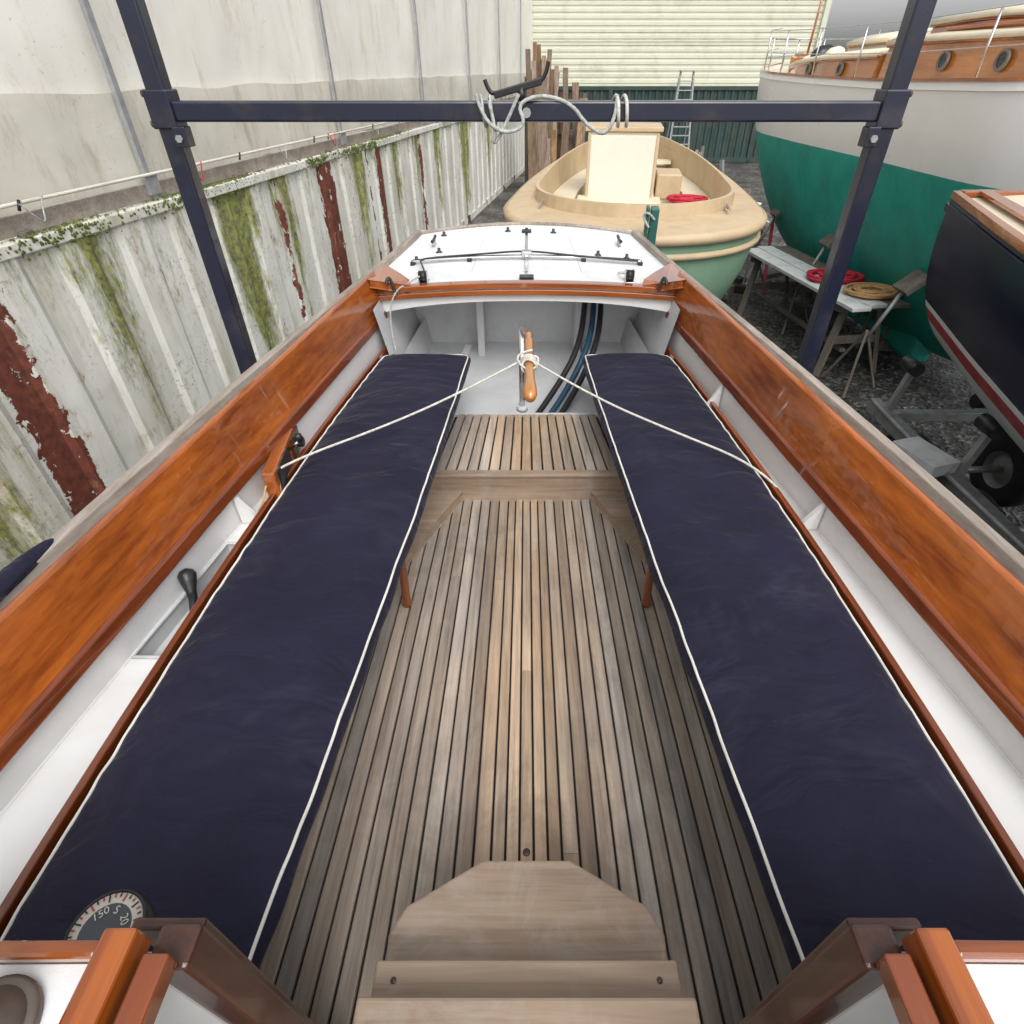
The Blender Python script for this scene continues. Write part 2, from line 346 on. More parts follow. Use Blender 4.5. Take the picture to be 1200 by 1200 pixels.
for sd in (-1,1):
    S=[];B=[]
    for y in np.linspace(.0,DY+.02,50):
        xb,zb,xt,zt=Xcb(y),Zcb(y),Xct(y),Zct(y)
        S.append([(sd*xb,y,zb),(sd*xt,y,zt),(sd*(xt+.024),y,zt+.002),(sd*(xb+.026),y,zb-.004)])
        B.append([(sd*(xb-.012),y,zb-.012),(sd*(xb-.013+.008),y,zb+.032),(sd*(xb+.012),y,zb+.036),(sd*(xb+.02),y,zb-.012)])
    loft('coaming',S,m_varn,boat,smooth=False,closed=True,caps=True,bevel=.006)
    loft('coaming_bead',B,m_bead,boat,smooth=False,closed=True,caps=True,bevel=.005)
    zt=Dz(.8,DY)+.018
    kv=[(.885,3.30,Zct(3.3)-.005),(.90,3.72,Zct(3.4)-.03),(.78,3.58,Zct(3.4)-.045),(.70,3.47,zt+.02),(.68,3.40,zt+.01),(.80,3.375,zt+.03)]
    v=[(sd*a,b,c) for a,b,c in kv]+[(sd*a,b,c-.045) for a,b,c in kv]; n=6
    f=[tuple(range(n)),tuple(range(2*n-1,n-1,-1))]+[(i,(i+1)%n,(i+1)%n+n,i+n) for i in range(n)]
    mesh('quarter_knee',v,f,m_varn,boat,bevel=.006)
    S=[];I=[]
    yy=list(np.linspace(.2,DY+.6,60))
    if sd<0: yy=sorted([y for y in yy if not(1.0<y<1.56)]+[1.03,1.0301,1.53,1.5301]+list(np.linspace(1.1,1.5,6)))
    for y in yy:
        xo=Xcb(min(y,DY))+.004; xi=min(Xout(min(y,3.3))+.03,xo-.01); pk=(sd<0 and 1.03<y<1.5301)
        zs=1.845; xm=xo-.010 if pk else xo-.004
        xa=xi+.003 if pk else xi+.001; zp=1.775 if pk else zs
        S.append([(sd*xi,y,zs-.02),(sd*xi,y,zs),(sd*xa,y,zp),(sd*xm,y,zp+(.015 if pk else 0)),(sd*xm,y,zs+.002),(sd*xo,y,zs+.004),(sd*xo,y,Zcb(y)+.01)])
        I+=[1 if (pk and 1<=j<=3) else 0 for j in range(6)]  # pocket faces switch to grey, putting the recess shade into the colour
    loft('side_shelf',S,None,boat,smooth=False,mats=[m_white,m_grey],idx=I)
    if sd<0:
        xa=lambda y:-(Xout(y)+.034); xb_=lambda y:-(Xcb(y)-.008)
        tube('locker_lip',[(xa(1.03),1.03,1.851),(xb_(1.03),1.03,1.851),(xb_(1.28),1.28,1.851),(xb_(1.53),1.53,1.851),(xa(1.53),1.53,1.851)],.006,m_grey,boat,spline='POLY')
    for y in (1.62,2.55) if sd>0 else (1.66,):
        xo=Xcb(y)
        v=[(sd*(xo),y-.010,1.85),(sd*(xo-.075),y-.010,1.85),(sd*(xo),y-.010,Zcb(y)-.01),(sd*(xo),y+.010,1.85),(sd*(xo-.075),y+.010,1.85),(sd*(xo),y+.010,Zcb(y)-.01)]
        mesh('shelf_knee',v,[(0,1,2),(5,4,3),(0,3,4,1),(1,4,5,2),(2,5,3,0)],m_white,boat)
    S=[];T=[]
    for y in np.linspace(.2,3.30,50):
        xi=Xin(y)+.02; xo=Xout(y)+.03
        S.append([(sd*xi,y,1.79),(sd*xi,y,1.818),(sd*xo,y,1.818),(sd*xo,y,1.79)])
        T.append([(sd*(xo-.018),y,1.80),(sd*(xo-.018),y,1.900),(sd*(xo+.002),y,1.900),(sd*(xo+.002),y,1.80)])
    loft('bench',S,m_white,boat,smooth=False,closed=True,caps=True,bevel=.004)
    loft('bench_back_trim',T,m_bead,boat,smooth=False,closed=True,caps=True,bevel=.004)
    lathe('bench_leg',[(0,0),(.020,0),(.022,.012),(.016,.03),(.017,.15),(.013,.34)],m_varnZ,boat,(sd*.495,1.60,1.453),axis=(-sd*.01,.02,.34))
    S=[]
    for y in np.linspace(.2,4.2,20):
        S.append([(sd*.62,y,1.40),(sd*(.80-.03*y),y,1.5),(sd*(.98-.06*y),y,1.785)])
    loft('bilge_liner',S,m_grey,boat)
    S=[]
    for y in np.linspace(3.2,4.2,8):
        S.append([(sd*(.80-.04*y),y,1.46),(sd*.80,y,1.80),(sd*.865,y,2.13)])
    loft('quarter_liner',S,m_grey,boat)
    tv=[(.33,2.315),(.60,2.315),(.70,1.80),(.55,1.80)]
    zz0=1.475
    v=[(sd*a,b,zz0+.035) for a,b in tv]+[(sd*a,b,zz0-.02) for a,b in tv]
    mesh('sole_corner_board',v,[(0,1,2,3),(7,6,5,4)]+[(i,(i+1)%4,(i+1)%4+4,i+4) for i in range(4)],m_teakX,boat,bevel=.004)
def slats(name,edges,y0,y1,z,taper,mat,par,gap=.007,jit=.0015):
    V=[];F=[]
    for i in range(len(edges)-1):
        a,b=edges[i]+gap/2,edges[i+1]-gap/2; dz=random.uniform(-jit,jit)
        e=.0025
        prof=[(a,-.016),(a,-e),(a+e,0),(b-e,0),(b,-e),(b,-.016)]
        cuts=[y0,y1] if random.random()<.8 or y1-y0<1 else [y0,random.uniform(y0+.4,y1-.4),y1]
        for c in range(len(cuts)-1):
            o=len(V)
            for yv in (cuts[c]+.0006,cuts[c+1]-.0006):
                kk=1+(taper-1)*(yv-y0)/(y1-y0)
                for px,pz in prof: V.append((px*kk,yv,z+pz+dz))
            n=6
            for j in range(n-1): F.append((o+j,o+j+1,o+n+j+1,o+n+j))
            F.append(tuple(o+j for j in range(n))[::-1]); F.append(tuple(o+n+j for j in range(n)))
    mesh(name,V,F,mat,par)
half=[0.021,.062,.103]
while half[-1]<.86: half.append(half[-1]+.0515)
edges=[-x for x in half[::-1]]+half
slats('cockpit_sole_slats',edges,.20,2.325,1.452,.90,m_teak,boat)
mesh('sole_gap_shade',[(-.9,.2,1.4355),(.9,.2,1.4355),(.9,2.33,1.4355),(-.9,2.33,1.4355)],[(0,1,2,3)],m_gapshade,boat)  # dark sheet below the slats paints the gaps as shaded
lathe('sole_drain_screw',[(0,.002),(.009,.002),(.011,0)],m_dkwood,boat,(.0,.66,1.4535))
n=17; ed=[-.47+ .94*i/n for i in range(n+1)]
slats('aft_grating_slats',ed,2.345,2.96,1.602,.86,m_teak,boat,gap=.009)
mesh('grating_gap_shade',[(-.48,2.345,1.584),(.48,2.345,1.584),(.42,2.96,1.584),(-.42,2.96,1.584)],[(0,1,2,3)],m_gapshade,boat)  # same dark sheet under the grating, shade of the gaps as colour
box('grating_riser',(0,2.335,1.52),(1.0,.024,.166),m_teakX,boat)
box('grating_nosing',(0,2.338,1.6035),(.99,.05,.016),m_teakX,boat)
mesh('lazarette_floor',[(-.9,2.97,1.47),(.9,2.97,1.47),(.8,4.1,1.6),(-.8,4.1,1.6)],[(0,1,2,3)],m_grey,boat)
box('lazarette_bulkhead',(0,4.1,1.8),(1.9,.03,.75),m_grey,boat)
box('lazarette_step',(0,2.975,1.535),(.9,.02,.13),m_grey,boat)
box('lazarette_rib',(-.32,3.98,1.8),(.05,.2,.6),m_grey,boat)
box('lazarette_rib',(.36,3.98,1.8),(.05,.2,.6),m_grey,boat)
beam('lazarette_frame',(-.55,3.1,1.49),(-.42,3.98,1.60),.05,.04,m_white,boat)
beam('lazarette_frame',(.55,3.1,1.49),(.42,3.98,1.60),.05,.04,m_white,boat)
cyl('rudder_stock',(-.026,3.02,1.47),(-.026,3.02,2.09),.017,m_steel,boat)
cyl('rudder_stock_collar',(-.026,3.02,1.60),(-.026,3.02,1.63),.034,m_grey,boat)
beam('tiller_fitting',(-.026,3.05,2.08),(.01,2.80,2.115),.035,.022,m_steel,boat)
lathe('tiller',[(0,0),(.018,.002),(.022,.03),(.020,.08),(.026,.10),(.022,.13),(.020,.33),(.024,.50),(.030,.58),(.031,.625),(.024,.655),(.0,.665)],m_ash,boat,(.01,2.87,2.118),axis=(.006,-.66,-.035))
for i,(x0,z0) in enumerate(((.36,.03),(.42,.0),(.47,-.02))):
    mt=(m_black,m_blueh,m_black)[i]
    tube('exhaust_hose',[(x0+.05,4.05,2.0+z0),(x0+.03,3.8,1.95+z0),(x0-.02,3.5,1.80),(x0-.17,3.25,1.60+z0),(x0-.30,3.02,1.53+z0)],.019,mt,boat)
zt=lambda x,y:Dz(x,y)
for k in (-.012,.012):
    tube('mainsheet_track',[(x,3.90+k,zt(x,3.9)+.022) for x in np.linspace(-.74,.74,15)],.007,m_black if k>0 else m_steel,boat)
for x in (-.74,-.37,.37,.74): box('track_foot',(x,3.90,zt(x,3.9)+.01),(.03,.06,.022),m_black,boat)
tube('mainsheet',[(-.60,3.5,zt(.6,3.5)+.05),(-.66,3.75,zt(.6,3.8)+.035),(-.70,3.92,zt(.7,3.9)+.03),(-.3,3.935,zt(.3,3.9)+.03),(.0,3.93,zt(0,3.9)+.05),(.3,3.875,zt(.3,3.9)+.035),(.72,3.86,zt(.7,3.9)+.03)],.006,m_black,boat)
box('traveller_car',(.0,3.90,zt(0,3.9)+.04),(.07,.06,.035),m_steel,boat,bevel=.01)
for x,y in ((-.615,3.50),(.615,3.52)):
    z=zt(x,y)
    box('turning_block_plate',(x,y,z+.004),(.06,.10,.008),m_steel,boat)
    cyl('turning_block_sheave',(x-.02,y,z+.035),(x+.02,y,z+.035),.03,m_black,boat)
    box('turning_block_cheek',(x-.024,y,z+.035),(.005,.045,.06),m_steel,boat,bevel=.002)
    box('turning_block_cheek',(x+.024,y,z+.035),(.005,.045,.06),m_steel,boat,bevel=.002)
for x in (-.66,.66):
    y=4.35; z=zt(x,y)
    cyl('cleat_post',(x,y-.025,z),(x,y-.025,z+.035),.010,m_steel,boat); cyl('cleat_post',(x,y+.025,z),(x,y+.025,z+.035),.010,m_steel,boat)
    tube('cleat_horns',[(x,y-.085,z+.045),(x,y-.03,z+.037),(x,y+.03,z+.037),(x,y+.085,z+.045)],.011,m_black,boat)
for x,y in ((-.60,4.15),(.48,4.05),(.67,4.02),(-.73,3.98),(0,4.62),(-.14,4.64),(.20,4.60),(-.62,4.62)):
    z=zt(x,y); lathe('deck_eye',[(0,.03),(.010,.028),(.011,.01),(.022,.004),(.024,0)],m_black,boat,(x,y,z))
box('hatch_centre_strip',(0,4.12,zt(0,4.1)+.006),(.02,1.05,.01),m_steel,boat,bevel=.002)
box('hatch_hinge',(0,3.50,zt(0,3.5)+.012),(.085,.06,.016),m_black,boat)
box('hatch_hinge',(0,4.60,zt(0,4.6)+.012),(.07,.05,.016),m_black,boat)
for x in (-.34,.34):
    tube('hatch_seam',[(x*(1-.1*k),3.65+k*.98,zt(x,3.65+k*.98)) for k in np.linspace(0,1,6)],.003,m_grey,boat)
tube('lashing',[(-.60,3.5,zt(.6,3.5)+.05),(-.70,3.42,2.21),(-.76,3.34,2.19),(-.80,3.31,2.08),(-.80,3.30,1.96),(-.79,3.28,1.86)],.005,m_ropeg,boat)
tube('lashing_loop',[(.60,3.5,zt(.6,3.5)+.05),(.55,3.62,zt(.6,3.6)+.012),(.60,3.70,zt(.6,3.6)+.012),(.66,3.62,zt(.6,3.6)+.012),(.62,3.52,zt(.6,3.5)+.03)],.005,m_rope,boat)
for sd in (-1,1): tube('fairlead',[(sd*.80,3.33,2.23),(sd*.79,3.35,2.27),(sd*.77,3.35,2.24),(sd*.76,3.34,2.19)],.010,m_black,boat)
# engine control box on port shelf
eb=empty('engine_control',( -1.01,1.98,1.93),R(7)); eb.parent=boat
box('control_box',(0,0,-.02),(.05,.42,.16),m_varn,eb,bevel=.006)
box('control_opening_shade',(.022,-.08,0),(.014,.19,.095),m_black,eb)  # solid black slab painted in for the shaded inside of the box
box('control_plate',(.028,.12,0),(.01,.12,.10),m_dkwood,eb)
cyl('control_knob',(.03,.12,.0),(.06,.12,.0),.022,m_black,eb)
cyl('control_lever',(.03,.03,.02),(.08,.0,.07),.008,m_steel,eb)
lathe('control_lever_knob',[(0,.03),(.012,.026),(.016,.01),(.008,-.01),(0,-.012)],m_black,eb,(.085,-.003,.08))
bp=empty('bilge_pump'); bp.parent=boat
cyl('handle_shaft',(-1.06,1.19,1.79),(-1.08,1.27,1.87),.012,m_black,bp)
lathe('handle_grip',[(0,0),(.013,.0),(.016,.03),(.024,.06),(.028,.085),(.020,.10),(0,.108)],m_black,bp,(-1.075,1.255,1.85),axis=(-.25,.55,.6))
stp=empty('companion_steps'); stp.parent=boat
def slab(nm,outline,z,th,mat,par):
    n=len(outline); v=[(a,b,z) for a,b in outline]+[(a,b,z-th) for a,b in outline]
    mesh(nm,v,[tuple(range(n)),tuple(range(2*n-1,n-1,-1))]+[(i,i+n,(i+1)%n+n,(i+1)%n) for i in range(n)],mat,par,bevel=.006)
slab('shaped_tread',[(-.30,.33),(.30,.33),(.305,.40),(.275,.455),(.105,.55),(-.105,.55),(-.275,.455),(-.305,.40)],1.70,.028,m_teakX,stp)
slab('tread',[(-.30,.252),(.30,.252),(.30,.333),(-.30,.333)],1.80,.024,m_teakX,stp)
slab('tread',[(-.305,.10),(.305,.10),(.305,.258),(-.305,.258)],1.89,.024,m_teakX,stp)
box('riser',(0,.326,1.735),(.56,.016,.10),m_teakX,stp)
box('riser',(0,.248,1.835),(.56,.016,.10),m_teakX,stp)
for sd in (-1,1):
    box('step_cheek',(sd*.262,.37,1.565),(.02,.13,.215),m_teakX,stp)
    lathe('tread_screw',[(0,.0015),(.005,.001),(.006,0)],m_dkwood,stp,(sd*.26,.30,1.801))
# cabin trunk aft end
cab=empty('cabin_trunk'); cab.parent=boat
for sd in (-1,1):
    S=[]
    for y in (-2.2,-1.2,-.4,.185):
        S.append([(sd*.475,y,2.405),(sd*.80,y,2.395),(sd*(1.0),y,2.37),(sd*1.04,y,2.33),(sd*1.07,y,2.10)])
    loft('cabin_roof',S,m_deck,cab,smooth=False)
    v=[(sd*.43,.19,1.45),(sd*1.15,.19,1.45),(sd*1.07,.19,2.33),(sd*.8,.19,2.385),(sd*.43,.19,2.39)]
    mesh('aft_bulkhead',v,[(0,1,2,3,4)],m_white,cab,solid=.02)
    box('roof_edge_trim',(sd*.78,.195,2.402),(.60,.018,.024),m_varnX,cab,rot=(0,R(sd*2.0),0),bevel=.005)
    box('coachroof_rail',(sd*.455,-.35,2.42),(.038,1.12,.045),m_varn,cab,bevel=.004)
    box('hatch_slide',(sd*.412,-.36,2.412),(.030,1.10,.03),m_bead,cab,bevel=.003)
    box('slide_groove',(sd*.433,-.36,2.40),(.008,1.09,.02),m_gapshade,cab,bevel=0)
    box('companion_jamb',(sd*.412,.205,1.93),(.05,.045,.93),m_dkwood,cab,bevel=.006)
    box('companion_jamb_face',(sd*.44,.232,1.90),(.09,.014,.95),m_dkwood,cab,bevel=.004)
    box('companion_inner_lining',(sd*.50,-.30,2.36),(.012,1.0,.06),m_dkwood,cab)
box('cabin_sole',(0,-.5,1.30),(1.6,1.3,.02),m_dkwood,cab)
def winch(nm,loc):
    wn=empty(nm,loc); wn.parent=boat
    lathe('winch_drum',[(.040,0),(.040,.010),(.032,.018),(.027,.04),(.027,.055),(.035,.07),(.036,.078),(.030,.083),(.016,.081),(.014,.075),(0,.075)],m_pewter,wn)
    lathe('winch_base',[(.050,0),(.050,.006),(.045,.010),(.038,.010)],m_pewter,wn)
winch('sheet_winch',(-.565,.125,2.405)); winch('sheet_winch.001',(.74,.02,2.405))
# compass
cp=empty('bulkhead_compass',(-.615,.268,2.20),R(-10)); cp.parent=boat
lathe('compass_case',[(.0,-.06),(.04,-.06),(.054,-.03),(.056,0),(.054,.01),(.05,.012)],m_black,cp)
lathe('compass_card',[(.0,.012),(.036,.012)],m_dialr,cp)
lathe('compass_card_rim',[(.0355,.0125),(.049,.0125),(.051,.006)],m_dial,cp)
for i in range(36):
    t=i*math.pi/18; L=.005 if i%3 else .010
    a=.048; box('card_tick',((a-L/2)*math.cos(t),(a-L/2)*math.sin(t),.0138),(L,.0020,.001),m_red if i%2 else m_black,cp,rot=(0,0,t),bevel=0)
for tx,ang in (('S',90),('150',138),('20',42)):
    fc=bpy.data.curves.new('card_letter','FONT'); fc.body=tx; fc.size=.015; fc.align_x='CENTER'; fc.align_y='CENTER'; fc.materials.append(m_dial)
    o=bpy.data.objects.new('card_letter',fc); o.location=(.026*math.cos(R(ang)),.026*math.sin(R(ang)),.0145); o.rotation_euler=(0,0,R(ang-90)); link(o,cp)
lathe('compass_bezel',[(.050,.010),(.051,.014),(.053,.014),(.055,.006)],m_black,cp)
# ------------------------------------------------------------------ cushions
def cushion(name,sd):
    e=empty(name)
    y0,y1=.235,3.175; ny=200; nx=36
    S=[]
    for i in range(ny+1):
        y=y0+(y1-y0)*i/ny
        endf=min(1,min(y-y0,y1-y)/.10); endz=-(.014*(1-endf)**2)
        wob=.006*noise.noise((y*4,sd*3,0))
        xi=Xin(y)+wob; xo=Xout(y)+.003*noise.noise((y*3,sd*5,2))-.006; w=xo-xi
        c=min(y-y0,y1-y); rc=.045
        ins=0 if c>rc else rc-math.sqrt(max(0,rc*rc-(rc-c)**2))
        xi+=ins; xo-=ins
        bl=.009*noise.noise((y*6,sd*2,9))
        row=[(sd*(xi+.014),y,1.822),(sd*(xi-.006+bl),y,1.836),(sd*(xi-.014+bl),y,1.860),(sd*(xi-.006),y,1.882)]
        for j in range(nx+1):
            t=j/nx; ed=min(t,1-t)
            x=xi+(xo-xi)*t
            zz=1.889+.036*(1-(1-min(1,ed*3.2))**2.2)*endf+endz
            wr=.012*noise.noise((x*1.8+sd*7,y*2.6,1.3))+.0065*noise.noise((x*4,y*8,4+sd))+.0035*noise.noise((x*5+y*2,y*20,8+sd))
            pk=(.008*math.exp(-ed*w/.07))*noise.noise((y*19,sd*9+(0 if t<.5 else 5),2+t))
            row.append((sd*x,y,zz+wr*min(1,ed*8)*endf+pk))
        row+=[(sd*(xo+.002),y,1.882),(sd*(xo+.002),y,1.85),(sd*(xo-.01),y,1.822)]
        S.append(row)
    loft('cover',S,m_fab,e,smooth=True,caps=True)
    i0=4; top=4+nx
    loop=[S[i][i0] for i in range(0,ny+1,3)]+[S[ny][j] for j in range(i0,top+1,4)]+[S[i][top] for i in range(ny,-1,-3)]+[S[0][j] for j in range(top,i0-1,-4)]
    loop=[(p[0],p[1],p[2]+.001) for p in loop]
    tube('piping',loop,.0040,m_pipe_w,e,cyc=True)
cushion('bench_cushion',-1); cushion('bench_cushion',1)
tl=empty('tiller_rope')
tz=2.10
tube('rope_port',[(-1.0,1.83,1.95),(-.94,1.86,1.985),(-.6,2.13,1.995),(-.3,2.35,2.04),(-.03,2.54,tz+.01)],.0050,m_rope,tl)
tube('rope_starboard',[(.03,2.54,tz+.01),(.3,2.33,2.03),(.62,2.08,1.995),(.93,1.90,1.945),(1.0,1.80,1.89)],.0050,m_rope,tl)
pts=[]
for i in range(60):
    t=i/59*2*math.pi*4; pts.append((.012+.034*math.cos(t),2.53+.03*math.sin(t*.23)+.008*math.cos(t*2.1),tz+.036*math.sin(t)))
tube('rope_hitch',pts,.0058,m_rope,tl)
tube('rope_knot_tail',[(.03,2.55,tz+.03),(.06,2.58,tz+.02),(.05,2.5,tz+.0),(.01,2.47,tz-.01),(-.05,2.52,tz+.02),(-.03,2.60,tz+.03),(.03,2.6,tz+.04)],.0055,m_rope,tl)
tube('rope_frayed_end',[(-.98,1.83,1.96),(-1.01,1.78,1.94),(-1.0,1.72,1.90),(-1.02,1.69,1.875)],.0045,m_ropet,tl)
cb=empty('canvas_cover')
S=[]
for y in np.linspace(.55,1.22,24):
    r=.032*math.sin(min(1,max(0,(y-.55)/.67))*math.pi)**.5+.002
    S.append([( -Gx(y)-.00+r*1.2*math.cos(t)+.01*noise.noise((y*9,t,0)),y,Gz(y)+.005+r*abs(math.sin(t))*(1+.4*noise.noise((y*12,t*2,3)))) for t in np.linspace(0,2*math.pi,14,endpoint=False)])
loft('folded_canvas',S,m_fab,cb,closed=True,caps=True)
# ------------------------------------------------------------------ steel cradle frame
fr=empty('steel_cradle_frame')
for sd in (-1,1):
    x=sd*1.46
    beam('upright',(x,2.80,0.02),(x,2.80,4.6),.075,.075,m_frame,fr,bevel=.008)
    box('collar',(x,2.80,3.07),(.098,.098,.13),m_frame,fr,bevel=.006)
    box('base_plate',(x,2.80,.01),(.25,.25,.02),m_frame,fr)
    box('clamp_flange',(x-sd*.06,2.76,2.98),(.05,.06,.07),m_frame,fr)
    for zz in (3.02,3.12):
        cyl('bolt',(x+sd*.04,2.80,zz),(x+sd*.075,2.80,zz),.013,m_bronze,fr,n=6)
    cyl('bolt',(x-sd*.055,2.72,2.975),(x-sd*.055,2.75,2.975),.014,m_galv,fr,n=6)
    beam('outrigger',(x,2.80,.06),(x,.9,.06),.07,.07,m_frame,fr)
beam('crossbar',(-1.42,2.80,3.063),(1.42,2.80,3.063),.07,.07,m_frame,fr,bevel=.008)
beam('crossbar_low',(-1.42,2.80,.10),(1.42,2.80,.10),.07,.07,m_frame,fr)
cyl('crossbar_bolt',(.0,2.762,3.06),(.0,2.745,3.06),.018,m_galv,fr,n=8)
ck=empty('boom_crutch')
tube('fork',[(-.165,2.80,3.165),(-.155,2.80,3.135),(-.13,2.80,3.115),(.02,2.80,3.150),(.075,2.80,3.165),(.085,2.80,3.22)],.008,m_black,ck)
beam('fork_plate',(-.13,2.80,3.115),(.06,2.80,3.160),.03,.025,m_black,ck)
cyl('stem',(-.02,2.80,3.09),(-.02,2.80,3.14),.016,m_black,ck)
cr=empty('crossbar_rope')
def wrap(c,r,n): return [(c[0]+i*.0032,c[1]+r*math.cos(i*.6),c[2]+r*math.sin(i*.6)) for i in range(n)]
tube('rope_strands',[(-.20,2.75,3.12),(-.17,2.74,3.03),(-.08,2.73,2.99),(.0,2.74,3.02),(-.04,2.75,3.09),(.06,2.76,3.12),(.18,2.77,3.09),(.24,2.76,3.02),(.32,2.74,2.98),(.36,2.75,3.06),(.36,2.78,3.115)],.0075,m_ropeg,cr)
tube('rope_turns',wrap((.35,2.80,3.063),.053,20),.007,m_rope,cr)
tube('rope_turns',wrap((-.19,2.80,3.063),.053,22),.006,m_ropeg,cr)
tube('rope_bight',[(-.15,2.75,3.10),(-.12,2.74,3.0),(-.14,2.75,2.95),(-.10,2.75,2.99),(-.03,2.76,3.12)],.007,m_ropeg,cr)
# ------------------------------------------------------------------ left container wall + tarp
WA=math.atan2(1,.15)
wl=empty('steel_container_wall',(-4,0,0),WA)
pitch=.62; prof=[(0,0),(.25,0),(.305,-.028),(.565,-.028),(.62,0)]
P=[]
s=-4.0
while s<30:
    for a,d in prof[:-1]: P.append((s+a,d+.006*noise.noise((s*.7,a,1))))
    s+=pitch
zs=[0,.6,1.2,1.8,2.22]
loft('corrugated_sheet',[[(a,d+.012*noise.noise((a*.8,z*1.3,5)),z) for a,d in P] for z in zs],m_wall,wl,smooth=False)
for i in range(14):
    s=-4+i*2.45
    box('top_rail',(s+1.22,random.uniform(-.012,.012),2.265+random.uniform(-.01,.01)),(2.44,.09,.085),m_wall,wl,bevel=.01,rot=(0,R(random.uniform(-.25,.25)),0))
box('bottom_rail',(13,.02,.08),(34,.1,.16),m_wall,wl)
mesh('container_roof',[(-4,.05,2.29),(30,.05,2.29),(30,1.9,2.29),(-4,1.9,2.29)],[(0,1,2,3)],m_wall,wl)
tp=empty('tarpaulin_shelter',(-4,0,0),WA)
S=[]
for z in (2.50,2.7,2.9,3.1,3.4,3.8,4.3,4.9,5.6,6.4):
    row=[]
    for s in np.linspace(-4,30,200):
        dp=((s+2.6)%4.05)/4.05; sag=.10*math.sin(dp*math.pi)
        d=.12+sag+.05*noise.noise((s*.9,z*1.2,0))+.02*noise.noise((s*3,z*3,4))
        row.append((s,d,z))
    S.append(row)
loft('tarpaulin_sheet',S,m_tarp,tp)
S=[]
for z in (2.42,2.6,2.82,3.06):
    S.append([(s,.06+.10*math.sin(((s+2.6)%4.05)/4.05*math.pi)+.03*noise.noise((s*1.5,z*2,7)),z+.03*noise.noise((s*1.2,z,2))) for s in np.linspace(-4,30,200)])
loft('tarpaulin_hem',S,m_tarp2,tp)
for s in np.arange(-2.6,30,4.05):
    beam('shelter_pole',(s+.05,.03,2.31),(s+.05,.03,6.4),.06,.04,m_polew,tp)
    box('pole_bracket',(s+.05,.01,2.42),(.14,.05,.14),m_polew,tp)
box('eave_board',(13,.035,2.375),(34,.03,.12),m_rail,tp)
cyl('eave_pipe',(-4,-.02,2.50),(30,-.02,2.50),.012,m_tarp2,tp)
for i in range(34):
    s=-1+i*.85+random.uniform(-.3,.3)
    if i%3!=1: cyl('hem_clip',(s,-.035,2.46),(s+.03,-.035,2.52),.010,m_black if i%4 else m_bronze,tp,n=8)
    if i%2==0: tube('hem_lashing',[(s,-.06,2.50),(s+.05,-.08,2.42),(s+.12,-.07,2.36),(s+.15,-.06,2.44),(s+.2,-.05,2.52)],.005,m_ropeg if i%4 else m_roper,tp)
    if i%3==0: box('rail_debris',(s,-.0,2.325),(random.uniform(.08,.3),.05,.03),random.choice((m_oldwood,m_plank)),tp,rot=(0,0,random.uniform(-.5,.5)))
mg=empty('moss',(-4,0,0),WA)
mm_=simple('moss_green',(.11,.135,.022),.95,0,.5,30)
V=[];F=[]
for i in range(3200):
    c=random.choice((6.3,6.6,9.8,10.6,11,8.6,5.9,3.2,2.4,15,16.5,4.4,11.5)); s=random.gauss(c,.34)
    if random.random()<.45: d=random.uniform(-.05,.05); z=2.313; nz=(0,0,1)
    else: d=-.052; z=2.30-abs(random.gauss(0,.05)); nz=(0,-1,0)
    r=random.uniform(.004,.017); o=len(V)
    for kx in range(5):
        t=kx*2*math.pi/5
        V.append((s+r*math.cos(t),d+(r*math.sin(t) if nz[2] else .006),z+(-.004 if nz[2] else r*math.sin(t))))
    V.append((s,d+nz[1]*r*.7,z+nz[2]*r*.8)); F+= [(o+q,o+(q+1)%5,o+5) for q in range(5)]
mesh('moss_clumps',V,F,mm_,mg,smooth=True)
# ------------------------------------------------------------------ ground
mesh('gravel_ground',[(-150,-150,0),(150,-150,0),(150,150,0),(-150,150,0)],[(0,1,2,3)],m_grav)
V=[];F=[]
for i in range(6000):
    x=random.uniform(1.2,7);y=random.uniform(1,14); r=random.uniform(.01,.03); o=len(V)
    V+= [(x-r,y,0),(x,y-r*.8,0),(x+r,y,0),(x,y+r*.7,0),(x+r*.2,y,r*.7)]; F+=[(o,o+1,o+4),(o+1,o+2,o+4),(o+2,o+3,o+4),(o+3,o,o+4)]
mesh('gravel_stones',V,F,simple('loose_stone',(.10,.095,.09),.8,0,.6,9))
# ------------------------------------------------------------------ back shed + container
sh=empty('metal_shed',(0,29.2,0))
z=2.7;S=[]
while z<8:
    S+= [[(-3,0,z),(11.6,0,z)],[(-3,-.022,z+.02),(11.6,-.022,z+.02)],[(-3,-.022,z+.12),(11.6,-.022,z+.12)],[(-3,0,z+.14),(11.6,0,z+.14)]]
    z+=.2
loft('horizontal_siding',S,m_siding,sh,smooth=False)
box('shed_body',(4.3,3.1,4),(14.5,6,7.9),m_siding,sh)
box('siding_flashing',(4.3,-.08,2.66),(14.7,.06,.08),m_siding,sh)
box('corner_post',(11.6,-.05,4),(.2,.2,8),m_siding,sh)
for zz in (4.05,5.3): box('lap_joint',(4.3,-.03,zz),(14.6,.02,.05),m_siding,sh)
ct=empty('shipping_container',(0,28.4,0))
P=[];x=-2.6
while x<14:
    for a,d in [(0,0),(.1,0),(.14,.05),(.24,.05)]: P.append((x+a,d))
    x+=.28
loft('corrugated_side',[[(a,d,z) for a,d in P] for z in (.15,2.5)],m_cgreen,ct,smooth=False)
box('top_rail',(5.7,.02,2.56),(16.8,.12,.12),m_cgreen,ct); box('bottom_rail',(5.7,.02,.1),(16.8,.12,.18),m_cgreen,ct)
box('container_roof',(5.7,.38,2.6),(16.8,.7,.02),m_cgreen,ct)
